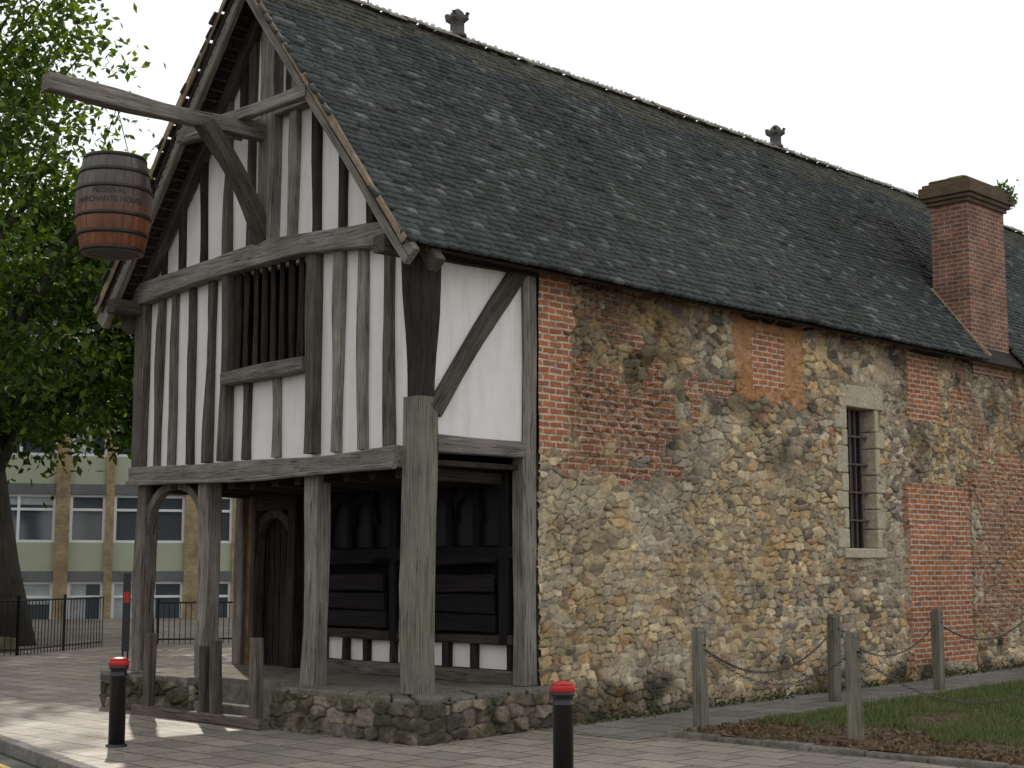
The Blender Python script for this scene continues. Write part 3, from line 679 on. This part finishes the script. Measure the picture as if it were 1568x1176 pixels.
pts=np.stack([rng.uniform(bx0,bx1,4200),by0+rng.exponential(1.1,4200),np.full(4200,.07)],-1); pts[:,2]+=.012*np.clip(pts[:,1]-2,0,16)
leafcloud('fallen_leaves',pts,(.02,.045),M_grass,None,(.06,.04,.025),(.22,.14,.08),rng)
# ------------------------------------------------------------ chain posts
pp=[(1.76,2.72),(1.04,6.64),(1.23,9.08),(1.0,12.6),(1.0,16)]
M_post=timber('weathered_post',(.10,.09,.07),(.24,.215,.175),.35)
def post(x,y,h=1.17,w=.135):
    e=empty('wooden_post',(x,y,gz(x,y)),random.uniform(-.08,.08)); e.rotation_euler[0]=random.uniform(-.015,.015); e.rotation_euler[1]=random.uniform(-.015,.015)
    beam('shaft',(0,0,-.05),(0,0,h-.05),w,w,M_post,e,jit=.008)
    beam('chamfered_top',(0,0,h-.05),(0,0,h),w,w,M_post,e,jit=.003,ends=lambda t:1-.35*t)
    V=[];F=[];tube(V,F,[(-.09,0,h-.2),(.09,0,h-.2)],[.012,.012],6);mesh_obj('eye_bolt',V,F,M_iron,e)
allp=pp+[(3.76,2.72),(6.3,2.72)]
for p in allp: post(*p)
def cat(a,b,h=1.0,sag=.33):
    A=Vector((a[0],a[1],gz(*a)+h-.03));Bv=Vector((b[0],b[1],gz(*b)+h-.03)); return [A.lerp(Bv,t/14)-Vector((0,0,sag*4*(t/14)*(1-t/14))) for t in range(15)]
for a_,b_ in [(pp[0],pp[1]),(pp[1],pp[2]),(pp[2],pp[3]),(pp[3],pp[4]),(pp[0],allp[5]),(allp[5],allp[6])]:
    chainmesh('chain_barrier',cat(a_,b_,sag=random.uniform(.32,.48)),.05,.0045,None)
M_bk=plain('black_paint',(.012,.012,.013),.4,.5,0,.2,9,.1); M_red=plain('red_band',(.45,.02,.015),.45,.4,0,.15,9,0)
for (x,y) in ((-1.78,-2.59),(3.77,-1.75)):
    e=empty('bollard',(x,y,0))
    lathe('body',[(.085,0),(.085,.72),(.098,.725),(.098,.735),(.085,.74),(.085,.79),(.1,.80),(.102,.83)],M_bk,e,28)
    lathe('red_band',[(.1,.83),(.104,.835),(.104,.872),(.098,.885)],M_red,e,28)
    lathe('cap',[(.098,.885),(.08,.905),(.04,.915),(.01,.917)],M_red,e,28)
    lathe('foot',[(.11,-.01),(.11,.02),(.087,.03)],M_bk,e,28)
e=empty('timber_barrier',(0,0,0))
for (x,y,h) in [(-4.45,-.55,1.02),(-2.98,-.55,.98),(-2.1,-.6,1.04),(-3.3,-.5,.9)]: beam('post',(x,y,0),(x+random.uniform(-.02,.02),y,h),.12,.12,M_mid,e)
beam('ground_sill',(-4.75,-.55,.06),(-1.95,-.6,.06),.12,.14,M_mid,e)
# ------------------------------------------------------------ distant flats
FB=empty('block_of_flats',(-37.5,15.9,-1.55),math.radians(61))
M_fb=brickmat('buff_brick',(.42,.30,.16),(.36,.255,.135),(.3,.25,.18)); M_gp=plain('green_panel',(.42,.44,.32),.6,.3,0,.08,1,0)
M_wf=plain('white_frame',(.8,.8,.8),.5,.4,0,.05,2,0); M_con=plain('concrete_band',(.15,.155,.155),.8,.2,0,.2,2,0)
M_gl=NT('window_glass').fin((.05,.065,.08),.08,.8); M_cur=plain('net_curtain',(.4,.42,.43),.9,.1,0,.2,3,0)
col_=[];grn=[];wf=[];con=[];gl=[];cur=[];rr_=random.Random(4)
FH=3.15;NF=5
for b in range(-9,3):
    x=b*4.6
    col_+= [(x,x+.5,-.15,.4,0,FH*NF),(x+1.75,x+2.05,-.12,.4,0,FH*NF)]
    for f in range(NF):
        z=f*FH
        for (xa,xb,nm) in ((x+.5,x+1.75,1),(x+2.05,x+4.6,2)):
            con.append((xa,xb,-.1,.2,z-.25,z+.12)); grn.append((xa,xb,0,.1,z+.12,z+1.15))
            gl.append((xa,xb,.08,.1,z+1.15,z+2.9))
            if rr_.random()>.45: q=rr_.uniform(.3,1.); cur.append((xa+.1,xa+.1+(xb-xa-.2)*q,.072,.078,z+1.15,z+2.85) if rr_.random()>.5 else (xa+.1,xb-.1,.072,.078,z+2.85-q,z+2.85))
            for i in range(nm+1):
                xx=xa+(xb-xa-.1)*i/nm; wf.append((xx,xx+.1,.0,.12,z+1.15,z+2.9))
            for zz in (z+1.15,z+2.3,z+2.8): wf.append((xa+.1,xb-.1,.005,.11,zz,zz+.09))
con.append((-41.4,13.8,.2,10,0,FH*NF)); con.append((-42,14,-.4,10.3,FH*NF,FH*NF+.35))
boxes('brick_piers',col_,M_fb,FB);boxes('panels',grn,M_gp,FB);boxes('frames',wf,M_wf,FB);boxes('bands',con,M_con,FB);boxes('glass',gl,M_gl,FB);boxes('curtains',cur,M_cur,FB)
RL=empty('metal_railing',(0,0,0))
V=[];F=[]
def railing(p,q,h=1.15):
    p=Vector(p);q=Vector(q);L=(q-p).length;n=int(L/.13)
    for z in (.12,h): tube(V,F,[p+Vector((0,0,z)),q+Vector((0,0,z))],[.022,.022],5)
    for i in range(n+1):
        a=p.lerp(q,i/n); r=.035 if i%14==0 else .011; tube(V,F,[a,a+Vector((0,0,h+(.1 if i%14==0 else 0)))],[r,r],5)
railing((-21,-2.1,0),(-17.6,4.4,0)); railing((-17.6,4.4,0),(-19.5,7.5,0)); railing((-19.5,9,0),(-14,19,0),1.0)
mesh_obj('rails',V,F,M_iron,RL)
boxes('low_wall',[(-40,-18.6,4.6,4.9,0,.32)],M_rub)
e=empty('information_sign',(-12.55,3.95,0),math.radians(50)); boxes('panel',[(-.07,.07,-.03,.03,.3,1.75)],M_bk,e,.01); boxes('red_strip',[(-.05,.05,-.035,-.031,1.2,1.4)],M_red,e); boxes('legs',[(-.06,-.03,-.02,.02,0,.3),(.03,.06,-.02,.02,0,.3)],M_iron,e)
# ------------------------------------------------------------ trees
def tree(name,base,Ht,cz0,rad,seed,nclump,lean=(0,0),r0=.38,cent=(0,0),c0=(.018,.042,.008),c1=(.11,.165,.025),lpc=200,ls=(.08,.16),tmin=.22):
    rng=np.random.RandomState(seed); E=empty(name,base); V=[];F=[]
    tp=[];tr=[]
    for i in range(9):
        t=i/8; tp.append((lean[0]*t+cent[0]*t*t*.7+.12*math.sin(3*t)*t,lean[1]*t+cent[1]*t*t*.7+.1*math.sin(4*t+seed)*t,Ht*.86*t-.1)); tr.append(r0*(1-t)**.8+.03+ (.12*r0/.4 if i==0 else 0))
    tube(V,F,tp,tr,10)
    cl=[]
    for k in range(nclump):
        zz=rng.uniform(0,1)**.95; z=cz0+(Ht-cz0)*zz
        prof=math.sqrt(max(.04,1-(max(0,zz-.28)/.74)**2))*(0.75+.25*min(1,zz/.25))
        a=rng.uniform(0,6.283); rr=rad*prof*math.sqrt(rng.uniform(.06,1.1))
        cl.append((cent[0]+lean[0]*.8+rr*math.cos(a),cent[1]+lean[1]*.8+rr*math.sin(a),z))
        if k%2==0:
            t0=min(.95,max(tmin,(z-2.2-rr*.5)/(Ht*.86))); i0=int(t0*8); p0=Vector(tp[i0]); p1=Vector(cl[-1]); mid=p0.lerp(p1,.5)+Vector((0,0,.5))
            rb=tr[i0]*.42+.02; tube(V,F,[p0,p0.lerp(mid,.5)+Vector((0,0,.2)),mid,p1],[rb,rb*.7,rb*.45,.012],6)
    mesh_obj('trunk_and_limbs',V,F,M_bark,E,True)
    P=[]
    for c in cl:
        s=rng.uniform(.45,1.0)*rad/5; n=int(lpc*rng.uniform(.6,1.3)); q=rng.normal(size=(n,3))*np.array((s,s,s*.55)); q[:,2]-=np.hypot(q[:,0],q[:,1])*.2
        P.append(np.array(c)+q)
    P=np.concatenate(P); leafcloud('foliage',P,ls,M_leaf,E,c0,c1,rng)
tree('unseen_shade_tree',(-21.5,6.3,0),18.5,4.7,4.7,31,170,lean=(-1.9,-1.9),cent=(.2,-.6),r0=.40,tmin=.3)
tree('unseen_shade_tree',(-22.9,10.75,0),12.3,5.5,3.9,47,135,r0=.17,cent=(-.6,-.6),tmin=.5)
tree('unseen_shade_tree',(-30,2.,0),17,5.,5.5,53,110,r0=.4)
tree('unseen_shade_tree',(-15,-7.5,0),15,5.5,5.,59,90,r0=.35,lpc=110,ls=(.12,.2))  # out-of-view tree, added to cast dappled shade on the pavement
# ------------------------------------------------------------ light / camera
el=math.radians(35); s=Vector((-.857*math.cos(el),.514*math.cos(el),math.sin(el)))
ld=bpy.data.lights.new('sun','SUN'); ld.energy=4.2; ld.angle=math.radians(.8); ld.color=(1,.93,.82)
lo=bpy.data.objects.new('sun',ld); scene.collection.objects.link(lo); lo.rotation_euler=s.to_track_quat('Z','Y').to_euler()
w=bpy.data.worlds.new("World"); scene.world=w; w.use_nodes=True; t=w.node_tree; t.nodes.clear()
out=t.nodes.new('ShaderNodeOutputWorld'); sky=t.nodes.new('ShaderNodeTexSky'); sky.sky_type='NISHITA'; sky.sun_disc=False
sky.sun_elevation=el; sky.sun_rotation=math.atan2(s.x,s.y)%(2*math.pi)
b1=t.nodes.new('ShaderNodeBackground'); b1.inputs[1].default_value=.12; t.links.new(sky.outputs[0],b1.inputs[0])
tc=t.nodes.new('ShaderNodeTexCoord'); nz=t.nodes.new('ShaderNodeTexNoise'); nz.inputs['Scale'].default_value=1.6; nz.inputs['Detail'].default_value=5
mp=t.nodes.new('ShaderNodeMapping'); mp.inputs['Scale'].default_value=(1,1,3); t.links.new(tc.outputs['Generated'],mp.inputs[0]); t.links.new(mp.outputs[0],nz.inputs['Vector'])
rp=t.nodes.new('ShaderNodeValToRGB'); rp.color_ramp.elements[0].position=.38; rp.color_ramp.elements[0].color=(.80,.835,.88,1); rp.color_ramp.elements[1].position=.68; rp.color_ramp.elements[1].color=(1,1,1,1)
t.links.new(nz.outputs['Fac'],rp.inputs[0])
b2=t.nodes.new('ShaderNodeBackground'); b2.inputs[1].default_value=1.2; t.links.new(rp.outputs[0],b2.inputs[0])
mx=t.nodes.new('ShaderNodeMixShader'); mx.inputs[0].default_value=.9; t.links.new(b1.outputs[0],mx.inputs[1]); t.links.new(b2.outputs[0],mx.inputs[2]); t.links.new(mx.outputs[0],out.inputs[0])
cd=bpy.data.cameras.new('camera'); co=bpy.data.objects.new('camera',cd); scene.collection.objects.link(co)
co.location=(12.25,-10.95,1.85); co.rotation_euler=(math.radians(97.047),0,math.radians(44.6)); cd.sensor_width=36; cd.lens=52.19; cd.clip_end=2000
scene.camera=co
scene.view_settings.view_transform='Standard'; scene.view_settings.look='None'; scene.view_settings.exposure=0
